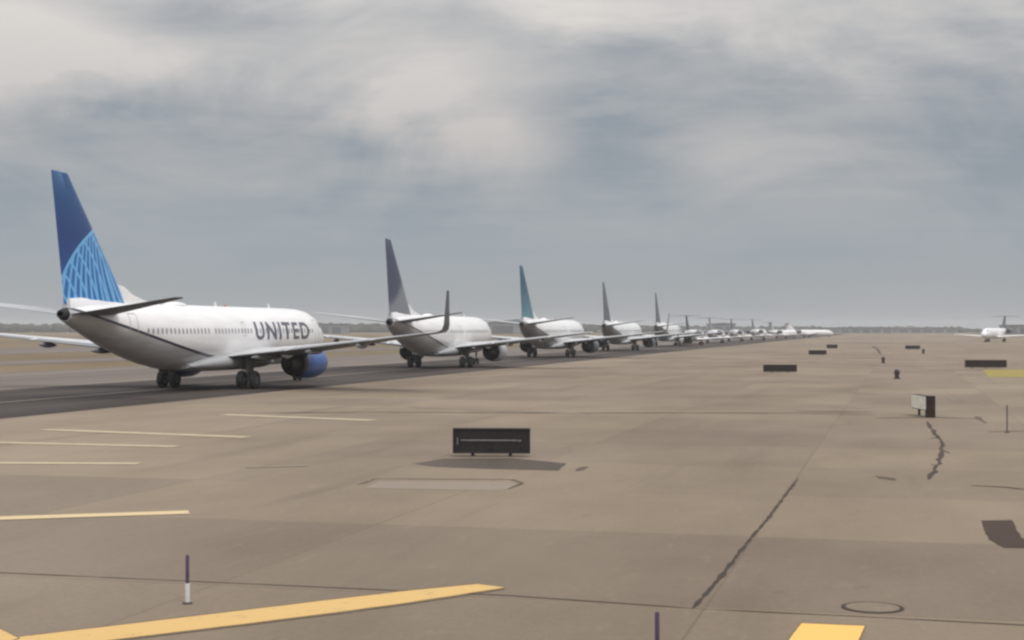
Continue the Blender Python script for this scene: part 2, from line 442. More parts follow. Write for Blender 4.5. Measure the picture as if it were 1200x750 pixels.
        lathe_y(bm, [(.45, .965), (.9, 1.04), (1.35, 1.08), (1.7, 1.11), (2.6, 1.14), (3.4, 1.12), (3.85, 1.03), (3.98, .97)], ec, 40, squash=.95)
        inner = [(0.0, .86), (.02, .835), (.7, .76), (1.4, .74)]
        lathe_y(bm, inner, ec, 40, squash=.95, cap=(False, True), mi=1)
        nac = obj('nacelle', fix(bm), None, root, 45, mats=[M['blue'], M['dark_metal']])
        bm = bmesh.new(); lathe_y(bm, [(3.975, .972), (4.09, .91), (4.11, .84), (4.02, .775), (3.4, .75), (3.0, .74)], ec, 40, squash=.95, cap=(False, True)); obj('inlet_lip', fix(bm), M['bare_metal'], nac, 60)
        bm = bmesh.new(); lathe_y(bm, [(.6, .70), (0, .62), (-.5, .50), (-1.05, .40), (-1.05, .36), (-.6, .33)], ec, 32, (True, True)); obj('core_nozzle', fix(bm), M['dark_metal'], nac, 40)
        bm = bmesh.new(); lathe_y(bm, [(-.5, .25), (-1.0, .24), (-1.5, .10), (-1.62, .02)], ec, 20, (True, True)); obj('exhaust_plug', fix(bm), M['dark_metal'], nac, 60)
        bm = bmesh.new(); R = []
        for st, z0, z1, w in ((13.3, 2.5, 2.66, .05), (14.2, 2.35, 2.78, .17), (15.4, 1.95, 2.74, .2), (17.0, 1.9, 2.5, .18), (18.2, 2.1, 2.4, .05)):
            R.append([(s*4.66-w, Y(st), z0), (s*4.66+w, Y(st), z0), (s*4.66+w*.7, Y(st), z1), (s*4.66-w*.7, Y(st), z1)])
        loft(bm, R); obj('pylon', fix(bm), M['white'], nac, 50)
        # stabiliser
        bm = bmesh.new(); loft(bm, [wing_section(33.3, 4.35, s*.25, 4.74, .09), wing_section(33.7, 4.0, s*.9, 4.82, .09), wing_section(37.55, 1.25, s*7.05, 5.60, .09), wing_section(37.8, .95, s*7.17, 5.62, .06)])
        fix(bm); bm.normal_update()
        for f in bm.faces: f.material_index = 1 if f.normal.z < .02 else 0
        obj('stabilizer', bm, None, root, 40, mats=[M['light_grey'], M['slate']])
        # main landing gear
        bm = bmesh.new()
        tube(bm, [(s*2.75, Y(19.6), 2.2), (s*2.86, Y(19.6), 1.1)], .15, 14)
        tube(bm, [(s*2.86, Y(19.6), 1.1), (s*2.86, Y(19.6), .55)], .09, 12)
        tube(bm, [(s*2.30, Y(19.6), .56), (s*3.42, Y(19.6), .56)], .08, 12)
        tube(bm, [(s*1.5, Y(19.5), 1.75), (s*2.82, Y(19.6), 1.2)], .06, 10)
        tube(bm, [(s*2.86, Y(19.42), .62), (s*2.86, Y(19.22), .95), (s*2.86, Y(19.42), 1.25)], .04, 8)
        box(bm, s*3.02-.02, s*3.02+.02, Y(20.1), Y(19.1), .95, 2.1, bevel=.01)
        box(bm, s*2.7-.35, s*2.7+.35, Y(19.35), Y(19.30), 1.25, 2.05, bevel=.01)
        gear = obj('main_landing_gear', fix(bm), M['strut'], root, 40)
        for dx in (-.44, .44): place_wheel(gear, s*2.86+dx, Y(19.6), .59, .46, s, .27)
    # fin, split in painted fin and white dorsal root
    bm = bmesh.new(); R = []
    for k in range(7):
        q = k/6; z = 5.28+(12.5-5.28)*q; le = 30.7+(37.4-30.7)*q; ch = (37.75-30.7)*(1-q)+1.68*q
        t = .10
        R.append([Vector((b*ch, Y(le+a*ch), z)) for a, b in airfoil(t=t)])
    R.append([Vector((b*.3*.6, Y(37.95+a*1.15), 12.56)) for a, b in airfoil(t=.1)])
    loft(bm, R); fin = obj('tail_fin', fix(bm), M['globe'], root, 40)
    bm = bmesh.new()
    prof = [(26.9, 5.45), (28.6, 5.68), (30.0, 5.98), (31.1, 6.45), (31.9, 6.55)]
    R = []
    for st, zt in prof:
        w = .03+.06*(st-26.9)
        R.append([(-w*.9, Y(st), 5.30), (-w*.55, Y(st), (5.3+zt)/2), (-.03, Y(st), zt), (.03, Y(st), zt), (w*.55, Y(st), (5.3+zt)/2), (w*.9, Y(st), 5.30)])
    loft(bm, R); obj('dorsal_fin', fix(bm), M['white'], root, 50)
    # white band at the root of the fin over the tail cone
    bm = bmesh.new(); R = []
    for st, w, h in ((31.0, .5, .0), (32.5, .62, .12), (34.5, .55, .22), (36.3, .42, .26), (37.5, .28, .2)):
        R.append([(-w, Y(st), 5.2-.02*(st-31)), (-w*.8, Y(st), 5.36+h*.5), (-.2, Y(st), 5.42+h), (.2, Y(st), 5.42+h), (w*.8, Y(st), 5.36+h*.5), (w, Y(st), 5.2-.02*(st-31))])
    loft(bm, R); obj('fin_root_fairing', fix(bm), M['white'], root, 60)
    # nose gear
    bm = bmesh.new()
    tube(bm, [(0, Y(4.0), 1.6), (0, Y(4.0), .4)], .08, 12); tube(bm, [(-.3, Y(4.0), .345), (.3, Y(4.0), .345)], .05, 10); tube(bm, [(0, Y(3.3), 1.5), (0, Y(3.95), .8)], .045, 8)
    gear = obj('nose_landing_gear', fix(bm), M['strut'], root, 40)
    for dx in (-.2, .2): place_wheel(gear, dx, Y(4.0), .345, .2, 1, .17)
    return root

proto = make_jetliner()

def title_text(root, word, st_front, st_back, z0, z1):
    """lettering wrapped on the right-hand fuselage skin, letters reading from tail to nose"""
    cu = bpy.data.curves.new('title', 'FONT'); cu.body = word; cu.size = 1; cu.offset = .022; cu.space_character = 1.22
    tmp = bpy.data.objects.new('title', cu); C.objects.link(tmp)
    bpy.context.view_layer.update()
    me = bpy.data.meshes.new_from_object(tmp.evaluated_get(bpy.context.evaluated_depsgraph_get()))
    bpy.data.objects.remove(tmp); bpy.data.curves.remove(cu)
    bm = bmesh.new(); bm.from_mesh(me); bpy.data.meshes.remove(me)
    xs = [v.co.x for v in bm.verts]; ys = [v.co.y for v in bm.verts]; x0, x1, y0, y1 = min(xs), max(xs), min(ys), max(ys)
    for k in range(1, 12):
        yy = y0+(y1-y0)*k/12; bmesh.ops.bisect_plane(bm, geom=bm.verts[:]+bm.edges[:]+bm.faces[:], plane_co=(0, yy, 0), plane_no=(0, 1, 0))
    # letters run with the nose on the reader's right, wrapped by arc height
    for v in bm.verts:
        a = (v.co.x-x0)/(x1-x0); b = (v.co.y-y0)/(y1-y0)
        v.co = skin(st_back+(st_front-st_back)*a, z0+(z1-z0)*b, 1, .02)
    bmesh.ops.recalc_face_normals(bm, faces=bm.faces)
    return obj('title_lettering', bm, M['title'], root)

def repaint(root, part, mat, slot=0):
    for o in find(root, part):
        o.data = o.data.copy(); o.data.materials[slot] = mat

QG = 'airplanes queued nose to tail on the taxiway'
spots = [ # u, depth of the main wheels, scale, heading, label, fuselage, fin, nacelle, winglets
 (244, 102.0, 1.0, 14.2, 'white airplane nearest of the queue, UNITED title, blue lattice tail fin and blue engine', 'fus_a', 'globe', 'blue', True),
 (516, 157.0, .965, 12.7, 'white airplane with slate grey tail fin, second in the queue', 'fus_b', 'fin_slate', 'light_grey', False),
 (646, 214.0, .96, 14.0, 'white airplane with teal tail fin, third in the queue', 'fus_c', 'fin_teal', 'slate', True),
 (727, 279.0, .95, 13.5, 'white airplane with thin grey fin, fourth in the queue just right of the teal fin', 'fus_c', 'slate', 'slate', False),
 (781, 350.0, .94, 13.5, 'small looking white airplane, fifth in the queue, the last and shortest tall grey fin', 'fus_c', 'slate', 'slate', False),
]
protos = []
for i, (u, Z, sc, hd, lab, fm, tm, nm, wl) in enumerate(spots):
    o = proto if i == 0 else copy_tree(proto)
    protos.append(o)
    p = at(u, Z); o.location = (p.x, p.y, .03); o.scale = (sc,)*3; o.rotation_euler = (0, 0, -radians(hd))
    tag(o, lab, 'airplane', QG)
for i, (u, Z, sc, hd, lab, fm, tm, nm, wl) in enumerate(spots):
    if i == 0: continue
    o = protos[i]
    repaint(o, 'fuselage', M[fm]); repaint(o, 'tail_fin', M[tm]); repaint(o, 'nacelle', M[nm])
    if not wl:
        for w in find(o, 'winglet'): bpy.data.objects.remove(w)
title_text(proto, 'UNITED', 6.3, 16.1, 3.20, 4.42)

# ------------------------------------------------------------------ regional jet (T-tail, rear engines)
def make_regional():
    root = thing('regional_jet', 'regional jet', 'airplane')
    F = [(0, 1.75, 1.7, .03), (.2, 2.0, 1.5, .25), (.8, 2.4, 1.2, .6), (1.6, 2.85, 1.0, .9), (2.6, 3.2, .88, 1.1), (4, 3.35, .82, 1.2), (8, 3.36, .82, 1.22), (13, 3.36, .82, 1.22), (17, 3.36, .82, 1.22),
         (20, 3.36, 1.0, 1.15), (22, 3.35, 1.4, .95), (24, 3.3, 1.95, .62), (26, 3.1, 2.5, .22)]
    y0 = 14.2
    bm = bmesh.new(); loft(bm, [[(hw*cos(2*pi*k/24), y0-st, (t+b)/2+(t-b)/2*sin(2*pi*k/24)) for k in range(24)] for st, t, b, hw in F]); obj('fuselage', fix(bm), M['white'], root, 50)
    bm = bmesh.new(); box(bm, -.75, .75, y0-2.25, y0-1.75, 2.55, 2.85, bevel=.05); obj('cockpit_window', fix(bm), M['glass'], root)
    for s in (1, -1):
        bm = bmesh.new()
        def sec(le, ch, x, z, t=.12): return [Vector((x, y0-(le+a*ch), z+b*ch)) for a, b in airfoil(t=t)]
        loft(bm, [sec(10.5, 5.0, s*.6, 1.2), sec(11.6, 3.6, s*2.6, 1.35), sec(15.0, 1.2, s*10.2, 1.85)]); obj('wing', fix(bm), M['white'], root, 40)
        bm = bmesh.new(); lathe_y(bm, [(-1.7, .42), (-1.2, .6), (0, .68), (1.1, .62), (1.3, .5), (.9, .42)], (s*1.95, y0-20.2, 2.65), 20, (True, True)); obj('nacelle', fix(bm), M['slate'], root, 50)
        bm = bmesh.new(); box(bm, min(s*.9, s*1.4), max(s*.9, s*1.4), y0-21, y0-19.2, 2.5, 2.66, bevel=.03); obj('pylon', fix(bm), M['white'], root)
        bm = bmesh.new(); loft(bm, [sec(24.0, 2.2, s*.02, 6.3, .09), sec(25.6, 1.1, s*3.4, 6.25, .08)]); obj('stabilizer', fix(bm), M['slate'], root, 40)
        bm = bmesh.new(); tube(bm, [(s*1.9, y0-14.4, 1.4), (s*1.9, y0-14.4, .4)], .09, 10); tube(bm, [(s*1.6, y0-14.4, .4), (s*2.2, y0-14.4, .4)], .07, 8)
        gear = obj('main_landing_gear', fix(bm), M['strut'], root, 40)
        for dx in (-.24, .24): place_wheel(gear, s*1.9+dx, y0-14.4, .40, .26, s, .2)
    bm = bmesh.new(); loft(bm, [[Vector((b*ch, y0-(le+a*ch), z)) for a, b in airfoil(t=.11)] for le, ch, z in ((20.6, 4.6, 3.15), (21.8, 3.7, 4.2), (24.1, 2.0, 6.3))]); obj('tail_fin', fix(bm), M['slate'], root, 40)
    bm = bmesh.new(); tube(bm, [(0, y0-2.4, 1.1), (0, y0-2.4, .3)], .06, 8)
    gear = obj('nose_landing_gear', fix(bm), M['strut'], root, 40)
    for dx in (-.12, .12): place_wheel(gear, dx, y0-2.4, .25, .14, 1, .12)
    return root
rproto = make_regional()
rj = [
 (812, 372, 1.12, 14, 'small white jet, first and nearest of the low T tailed jets in the queue', 'grey', QG),
 (838, 425, 1.10, 15, 'white T tailed jet, second of the low tailed jets in the queue', 'light_grey', QG),
 (862, 480, 1.10, 15, 'white T tailed jet, third of the low tailed jets in the queue', 'grey', QG),
 (888, 540, 1.15, 18, 'white jet with a dark T tail, fourth of the low tailed jets in the queue', 'grey', QG),
 (916, 625, 1.05, 34, 'far white jet turned slantwise, last but one in the queue', 'light_grey', QG),
 (946, 720, 1.05, 66, 'farthest white jet turning side on at the head of the queue', 'white', QG),
 (1167, 465, 1.25, 209, 'white jet with dark T tail facing the camera, alone at far right', 'slate', None),
]
for i, (u, Z, sc, hd, lab, tm, grp) in enumerate(rj):
    o = rproto if i == 0 else copy_tree(rproto)
    p = at(u, Z); o.location = (p.x, p.y, .03); o.scale = (sc,)*3; o.rotation_euler = (0, 0, -radians(hd))
    tag(o, lab, 'airplane', grp)
    if i: repaint(o, 'tail_fin', M[tm])
    if grp is None and 'group' in o: del o['group']
repaint(rproto, 'tail_fin', M['slate'])

# ------------------------------------------------------------------ ground
def sheet(name, pts, z, mat, rz=0.0, div=None):
    """flat structure sheet; vertices in world space, object turned so its texture follows the taxiway"""
    bm = bmesh.new(); R = Matrix.Rotation(-rz, 4, 'Z')
    vs = [bm.verts.new(R @ Vector((p[0], p[1], 0))) for p in pts]; bm.faces.new(vs)
    bmesh.ops.recalc_face_normals(bm, faces=bm.faces)
    for f in bm.faces:
        if f.normal.z < 0: f.normal_flip()
    o = obj(name, bm, mat); o.location.z = z; o.rotation_euler.z = rz; tag(o, kind='structure')
    return o
RZ = -HEAD
D = Vector((sin(HEAD), cos(HEAD), 0)); L = Vector((cos(HEAD), -sin(HEAD), 0))
O = Vector((at(244, 102).x, 102, 0))
def lane(l0, l1, a0, a1):
    return [O+L*l0+D*a0, O+L*l1+D*a0, O+L*l1+D*a1, O+L*l0+D*a1]
sheet('ground', [(-5000, -400), (5000, -400), (5000, 7000), (-5000, 7000)], -.02, M['grass'])
sheet('apron', lane(6.2, 560, -180, 1150), .0, M['apron'], RZ)
sheet('taxiway', lane(-11.5, 6.2, -180, 1150), .002, M['taxi'], RZ)
sheet('taxiway_shoulder', lane(-34, -11.5, -180, 1150), .0, M['shoulder'], RZ)
sheet('far_runway', lane(-135, -92, -300, 1800), .0, M['shoulder'], RZ)
sheet('far_taxiway', lane(-62, -50, -300, 1800), .0, M['shoulder'], RZ)
def wobble_line(name, pts, w, mat, z, jag=0.0, seg=1.0):
    """a strip of paint or tar along ground points, with slightly uneven edges"""
    P = [Vector(p) for p in pts]; Q = [P[0]]
    for a, b in zip(P, P[1:]):
        n = max(1, int((b-a).length/seg))
        for k in range(1, n+1): Q.append(a.lerp(b, k/n))
    bm = bmesh.new(); prev = None
    for i, q in enumerate(Q):
        d = (Q[min(i+1, len(Q)-1)]-Q[max(i-1, 0)]).normalized(); nrm = Vector((d.y, -d.x, 0))
        if jag:
            qa = q*(.9/max(.15, seg)); j = jag*(1.6*mnoise.noise(qa*.35+Vector((7, 3, w*40)))+1.3*mnoise.noise(qa*1.1)); ww = w*max(.35, 1+1.1*mnoise.noise(qa*.6+Vector((50, 9, 0)))+.5*(random.random()-.5))
            if i in (0, len(Q)-1): ww *= .3
        else: j = 0; ww = w*(1+.08*mnoise.noise(q*2.1))
        a = bm.verts.new(q+nrm*(j+ww/2)); b = bm.verts.new(q+nrm*(j-ww/2))
        if prev: bm.faces.new((prev[0], a, b, prev[1]))
        prev = (a, b)
    for f in bm.faces: f.normal_update()
    for f in bm.faces:
        if f.normal.z < 0: f.normal_flip()
    o = obj(name, bm, mat); o.location.z = z; return tag(o, kind='structure')
# taxiway centreline and edge line
cl = [O+L*-2.4+D*-120, O+L*-2.4+D*1100]
wobble_line('taxiway_centreline', cl, .45, M['ghost_line'], .010, 0, 12)
wobble_line('taxiway_edge_line', [O+L*-12.6+D*-120, O+L*-12.6+D*1100], .35, M['ghost_line'], .010, 0, 12)
# painted shoulder lines on the near concrete
def pline(a, b, w, m, nm='painted_line'): return wobble_line(nm, [g(*a), g(*b)], w, M[m], .012, 0, 1.2)
pline((-60, 609.5), (222, 600.5), .60, 'tan_line')
pline((-60, 542.5), (163, 543.5), .60, 'pale_line')
pline((-60, 517.5), (208, 523.5), .65, 'pale_line')
pline((52, 503.5), (290, 512.5), .75, 'pale_line')
pline((262, 486), (438, 492.8), .8, 'pale_line')
pline((480, 477), (690, 485), .5, 'ghost_line')
pline((288, 548), (360, 546), .3, 'ghost_line')
def poly(name, px, m, z):
    P = [g(*p) for p in px]; Q = []; amp = .022 if name == 'pavement_repair' else .012
    for a, b in zip(P, P[1:]+P[:1]):
        n = max(1, min(80, int((b-a).length/(.12 if amp > .02 else .06))))
        for k in range(n):
            q = a.lerp(b, k/n); d = (b-a).normalized()
            j = amp*(mnoise.noise(q*1.9+Vector((3, 8, 1)))+.6*mnoise.noise(q*7))
            Q.append(q+Vector((d.y, -d.x, 0))*j)
    return sheet(name, Q, z, M[m])
def grow(px, du, dv):
    cx = sum(p[0] for p in px)/len(px); out = []
    n = len(px)
    for i, p in enumerate(px):
        a, b = px[i-1], px[(i+1) % n]; d = Vector((b[0]-a[0], b[1]-a[1])); d.normalize(); out.append((p[0]+d.y*du, p[1]-d.x*dv))
    return out
poly('painted_line', [(-40, 754.5), (12, 748.2), (150, 732), (223, 723.3), (390, 703.2), (480, 692.6), (560, 685), (591, 689), (480, 706.5), (390, 718.5), (289, 731.3), (150, 748), (60, 759), (-50, 774)], 'yellow', .012)
poly('line_border', grow([(-40, 754.5), (12, 748.2), (150, 732), (223, 723.3), (390, 703.2), (480, 692.6), (560, 685), (591, 689), (480, 706.5), (390, 718.5), (289, 731.3), (150, 748), (60, 759), (-50, 774)], 2.6, 1.6), 'border', 0.008)
poly('painted_line', [(-30, 728), (0, 738), (22, 749), (4, 756), (-40, 742)], 'yellow', .018)
poly('line_border', grow([(-30, 728), (0, 738), (22, 749), (4, 756), (-40, 742)], 2.6, 1.6), 'border', 0.014)
poly('painted_line', [(939, 731), (1013, 734), (1002, 760), (975, 830), (860, 830), (918, 758)], 'orange', .012)
poly('line_border', grow([(939, 731), (1013, 734), (1002, 760), (975, 830), (860, 830), (918, 758)], 2.6, 1.6), 'border', 0.008)
poly('painted_line', [(1152, 433.5), (1300, 432.5), (1330, 442), (1158, 442)], 'olive', .012)
# tar in joints and cracks
def crack(pts, w, m='sealant', jag=.02, seg=.35): return wobble_line('joint_sealant', [g(*p) for p in pts], w, M[m], .008, jag, seg)
crack([(-80, 668), (0, 671), (380, 688), (600, 698), (813, 713), (1000, 722), (1290, 737)], .05, 'faint_seal', .006)
crack([(812, 713), (850, 669), (868, 645), (900, 607), (935, 561)], .07, 'sealant', .009, .22)
crack([(1086, 494), (1091, 502), (1098, 512), (1105, 519), (1102, 535), (1097, 549), (1088, 562)], .13, 'sealant', .06, .5)
for a, b in (((1098, 512), (1088, 515)), ((1104, 528), (1113, 531)), ((1099, 546), (1091, 544))): crack([a, b], .06, 'sealant', .03, .2)
crack([(1022, 405.5), (1028, 409), (1032, 415)], .45, 'sealant', .05, 3)
crack([(300, 484), (440, 483), (620, 484), (930, 484), (1025, 486)], .36, 'sealant', .04, .8)
crack([(932, 482), (1022, 483)], .9, 'faint_seal', .05, .8)
crack([(1026, 490), (1090, 489), (1150, 491)], .4, 'faint_seal', .06, .8)
crack([(1143, 488), (1155, 496)], .3, 'faint_seal', .05, .8)
crack([(1158, 506), (1200, 505), (1300, 506)], .28, 'faint_seal', .05, .8)
crack([(1026, 558), (1046, 563)], .3, 'faint_seal', .06, .5)
crack([(1138, 569), (1180, 571), (1195, 573), (1290, 578)], .14, 'sealant', .04, .5)
crack([(676, 552), (686, 547)], .35, 'faint_seal', .03, .4)
crack([(420, 568), (440, 561), (600, 562), (612, 566), (596, 573)], .10, 'faint_seal', .02, .5)
poly('pavement_repair', [(444, 564), (590, 565), (606, 568), (588, 575), (426, 572)], 'ghost_line', .004)
poly('pavement_repair', [(484, 543.5), (520, 537.5), (600, 537), (664, 543), (654, 551.5), (560, 549), (510, 547)], 'pad', .004)
poly('pavement_repair', [(1149, 610), (1185, 609.5), (1197, 631), (1240, 632), (1240, 643), (1176, 642), (1158, 632)], 'patch', .006)
# drain or junction cover set in the concrete
c0 = g(1022, 712); rr = 36/1800*c0.y
t = thing('manhole_cover', 'round iron cover ringed by a dark joint, set flush in the near concrete at right', 'manhole cover', (c0.x, c0.y, 0))
bm = bmesh.new()
def ring(bm, r0, r1, z0, z1, n=40):
    rings = [[(r*cos(2*pi*k/n), r*sin(2*pi*k/n), z) for k in range(n)] for r, z in ((r0, z0), (r0, z1), (r1, z1), (r1, z0))]
    loft(bm, rings, cap=(False, False))
ring(bm, rr, rr*.88, 0, .012); obj('rim_ring', fix(bm), M['sealant'], t)
bm = bmesh.new(); rings = [[(r*cos(2*pi*k/40), r*sin(2*pi*k/40), z) for k in range(40)] for r, z in ((rr*.86, 0), (rr*.86, .014), (rr*.84, .016), (.02, .018))]
loft(bm, rings, cap=(False, True)); obj('cover_plate', fix(bm), M['apron'], t, 30)

# ------------------------------------------------------------------ signs, lamps, posts
def guidance_sign(loc, w, h, dpt, rz, label, group=None, strip=False, m='brown_black', legf=.12):
    t = thing('taxiway_sign', label, 'airfield sign', loc, rz, group)
    leg = legf*h
    bm = bmesh.new(); box(bm, -w/2, w/2, -dpt/2, dpt/2, leg, h, bevel=.015); obj('cabinet', fix(bm), M[m], t)
    bm = bmesh.new()
    box(bm, -w/2-.03, w/2+.03, -dpt/2-.03, dpt/2+.03, h-.045, h+.012, bevel=.008)
    box(bm, -w/2-.03, w/2+.03, -dpt/2-.03, dpt/2+.03, leg-.012, leg+.04, bevel=.008)
    n = max(1, round(w/1.2))
    for k in range(n+1):
        x = -w/2+(w)*k/n; box(bm, x-.03, x+.03, -dpt/2-.022, dpt/2+.022, leg+.041, h-.046, bevel=.006)
    obj('frame', fix(bm), M['black'], t)
    k = max(2, n)
    for i in range(k):
        x = -w/2+w*(i+.5)/k
        bm = bmesh.new(); box(bm, x-.05, x+.05, -.05, .05, 0, leg-.014, bevel=.006); box(bm, x-.1, x+.1, -.09, .09, 0, .015); obj('leg', bm, M['strut'], t)
    if strip:
        bm = bmesh.new(); box(bm, -w/2+.22, w/2-.38, -dpt/2-.034, -dpt/2-.002, h*.55, h*.61, bevel=.004); box(bm, w/2-.36, w/2-.24, -dpt/2-.034, -dpt/2-.002, h*.54, h*.60, bevel=.004); obj('metal_strip', fix(bm), M['sign_metal'], t)
        bm = bmesh.new(); box(bm, -w/2+.10, -w/2+.135, -dpt/2-.034, -dpt/2-.002, h*.42, h*.68, bevel=.004); obj('latch', fix(bm), M['sign_metal'], t)
    return t
p = at(576, 47.7); guidance_sign((p.x, p.y+.12, .004), 2.34, .86, .24, radians(-3), 'large black box sign on the dark pavement patch, nearest sign to the camera', strip=True, m='black')
for u, v, wp, hp, lab in ((914, 436.5, 38, 9, 'long low dark sign back standing in the middle distance below the far jets'),
                     (958, 416, 20, 5.5, 'small dark sign, left of the two beyond the long middle distance one'),
                     (975, 408.5, 12, 4.6, 'smallest dark sign, the farther right of the pair below the head of the queue'),
                     (1069.5, 409.5, 16.5, 4.6, 'small flat dark sign out on the right, left of the lone facing jet'),
                     (1155, 431.5, 47, 9.5, 'widest dark sign at right behind the yellow green ground marking')):
    p = g(u, v); s = p.y/1800
    guidance_sign((p.x, p.y, 0), wp*s, hp*s, .3, radians(-2), lab, 'dark sign backs across the apron')
# sign turned almost edge on, pale face to the left
p = g(1090, 489.5)
t = guidance_sign((0, 0, 0), 2.3, .94, .30, 0, 'short sign standing end on with a cream face turned left', legf=.34)
t.location = (p.x, p.y+1.25, 0); t.rotation_euler.z = radians(90+1)
bm = bmesh.new(); box(bm, -1.13, 1.13, .172, .19, .34, .935); f = obj('sign_face', fix(bm), M['sign_face'], t)
bm = bmesh.new(); box(bm, -1.30, -1.165, -.2, .2, .02, .98, bevel=.02); obj('end_support', fix(bm), M['brown_black'], t)
# thin pole beside it
p = g(1180, 507)
t = thing('marker_pole', 'thin grey pole standing alone at the right beyond the crack', 'pole', (p.x, p.y, 0))
bm = bmesh.new(); tube(bm, [(0, 0, .02), (0, 0, 1.05)], .025, 10); obj('rod', fix(bm), M['strut'], t, 40)
bm = bmesh.new(); tube(bm, [(0, 0, 0), (0, 0, .03)], .10, 14); obj('base', fix(bm), M['strut'], t, 40)
# elevated edge lights
for u, v, hpx, lab in ((1051, 444, 12, 'small dark edge light, nearest of the three in the right middle ground'),
                  (1035, 425.5, 8, 'small dark edge light farther off, at the end of the short dark crack'),
                  (1082, 414.5, 6, 'tiny dark edge light beside the flat sign out on the right')):
    p = g(u, v); s = p.y/1800; h = hpx*s*.95; r = h*.32
    t = thing('edge_light', lab, 'airfield light', (p.x, p.y, 0), 0, 'edge lights on the apron')
    bm = bmesh.new(); tube(bm, [(0, 0, 0), (0, 0, h*.1), (0, 0, h*.14), (0, 0, h*.55)], [r*1.1, r*1.1, r*.7, r*.7], 14); obj('stem', fix(bm), M['lamp_dark'], t, 30)
    bm = bmesh.new(); tube(bm, [(0, 0, h*.55), (0, 0, h*.60), (0, 0, h*.72)], [r*.8, r, r], 14); obj('housing', fix(bm), M['lamp_dark'], t, 30)
    bm = bmesh.new(); tube(bm, [(0, 0, h*.72), (0, 0, h*.88), (0, 0, h*.97), (0, 0, h)], [r*.8, r*.75, r*.5, r*.1], 14); obj('lens', fix(bm), M['lamp_dark'], t, 60)
# flexible marker posts near the camera
for u, v, lab in ((220, 707, 'slim marker post with white lower half and dark top at the left foreground'),
                  (770, 788, 'slim dark purple marker post cut off by the bottom of the photo')):
    p = g(u, v)
    t = thing('marker_post', lab, 'marker post', (p.x, p.y, .004), 0, 'slim marker posts in the foreground')
    r = .032
    bm = bmesh.new(); tube(bm, [(0, 0, .0), (0, 0, .29)], r*1.12, 16); obj('reflective_band', fix(bm), M['post_white'], t, 40)
    bm = bmesh.new(); tube(bm, [(0, 0, .29), (0, 0, .68), (0, 0, .70)], [r*.85, r*.85, r*.6], 16); obj('post', fix(bm), M['post_purple'], t, 40)
    bm = bmesh.new(); tube(bm, [(0, 0, 0), (0, 0, .012), (0, 0, .02)], [.075, .07, .045], 20); obj('base', fix(bm), M['lamp_dark'], t, 40)

# ------------------------------------------------------------------ horizon: woods and low buildings
bm = bmesh.new(); rnd = random.Random(3)
def blob(bm, c, rx, ry, rz, n=9, m=5):
    rings = []
    for j in range(m+1):
        ph = -pi/2+pi*j/m
        rings.append([(c[0]+rx*cos(ph)*cos(2*pi*k/n)*(1+.25*rnd.uniform(-1, 1)), c[1]+ry*cos(ph)*sin(2*pi*k/n), max(-.5, c[2]+rz*sin(ph)*(1+.2*rnd.uniform(-1, 1)))) for k in range(n)])
    loft(bm, rings, cap=(True, True))
for row, (Z, dens) in enumerate(((1750, 1.0), (1900, 1.0), (2150, 1.0))):
    x = -Z*.45
    while x < Z*.45:
        u = 600+x/Z*1800
        hh = 4.2+2.2*mnoise.noise(Vector((x*.006, row*5, 0)))+1.3*mnoise.noise(Vector((x*.03, row*9, 2)))
        hh += 3.6*(1-min(1, max(0, (u-500)/500)))+row*1.1
        if 1125 < u < 1190: hh *= .7
        w = rnd.uniform(5, 11)
        blob(bm, (x, Z+rnd.uniform(-30, 30), hh*.45), w, w*.8, hh*.62*rnd.uniform(.8, 1.2))
        x += w*rnd.uniform(.7, 1.2)
obj('tree_line', bm, M['wood']); tag(bpy.data.objects['tree_line'], 'low dark band of far trees along the horizon', 'woodland', kind='stuff')

def hangar(u0, u1, Z, h, dp, lab, doors=3, gable=0.0):
    x0, x1 = (u0-600)/1800*Z, (u1-600)/1800*Z; w = x1-x0
    t = thing('hangar', lab, 'hangar', ((x0+x1)/2, Z, 0), 0, 'low airport buildings on the horizon')
    bm = bmesh.new(); box(bm, -w/2, w/2, 0, dp, 0, h); obj('wall', bm, M['hangar'], t)
    bm = bmesh.new(); e = .8
    loft(bm, [[(-w/2-e, y, h+.02), (w/2+e, y, h+.02), (w/2+e, y, h+.5), (0, y, h+.5+gable), (-w/2-e, y, h+.5)] for y in (-e, dp+e)]); obj('roof', fix(bm), M['hangar_roof'], t)
    for k in range(doors):
        cx = -w/2+w*(k+.5)/doors; dw = w/doors*.36
        bm = bmesh.new(); box(bm, cx-dw, cx+dw, -.25, -.02, .05, h*.72, bevel=.04); obj('hangar_door', bm, M['hangar_door'], t)
hangar(572, 640, 1250, 9.0, 50, 'grey low hangar on the horizon behind the second queued airplane', 2, 2.5)
hangar(372, 402, 1300, 8.0, 50, 'small grey building just right of the nearest airplane nose', 2, 0)
hangar(984, 1046, 1500, 5.0, 50, 'long flat dark building on the horizon right of the queue head', 5, .6)
hangar(1052, 1122, 1560, 4.6, 50, 'second long flat dark building, left of the lone facing jet', 5, .6)
hangar(1192, 1245, 1100, 6.5, 40, 'dark building cut off at the right edge of the photo', 2, 0)
hangar(835, 862, 1350, 8.2, 40, 'low grey building rising behind the small T tailed jets', 2, .8)

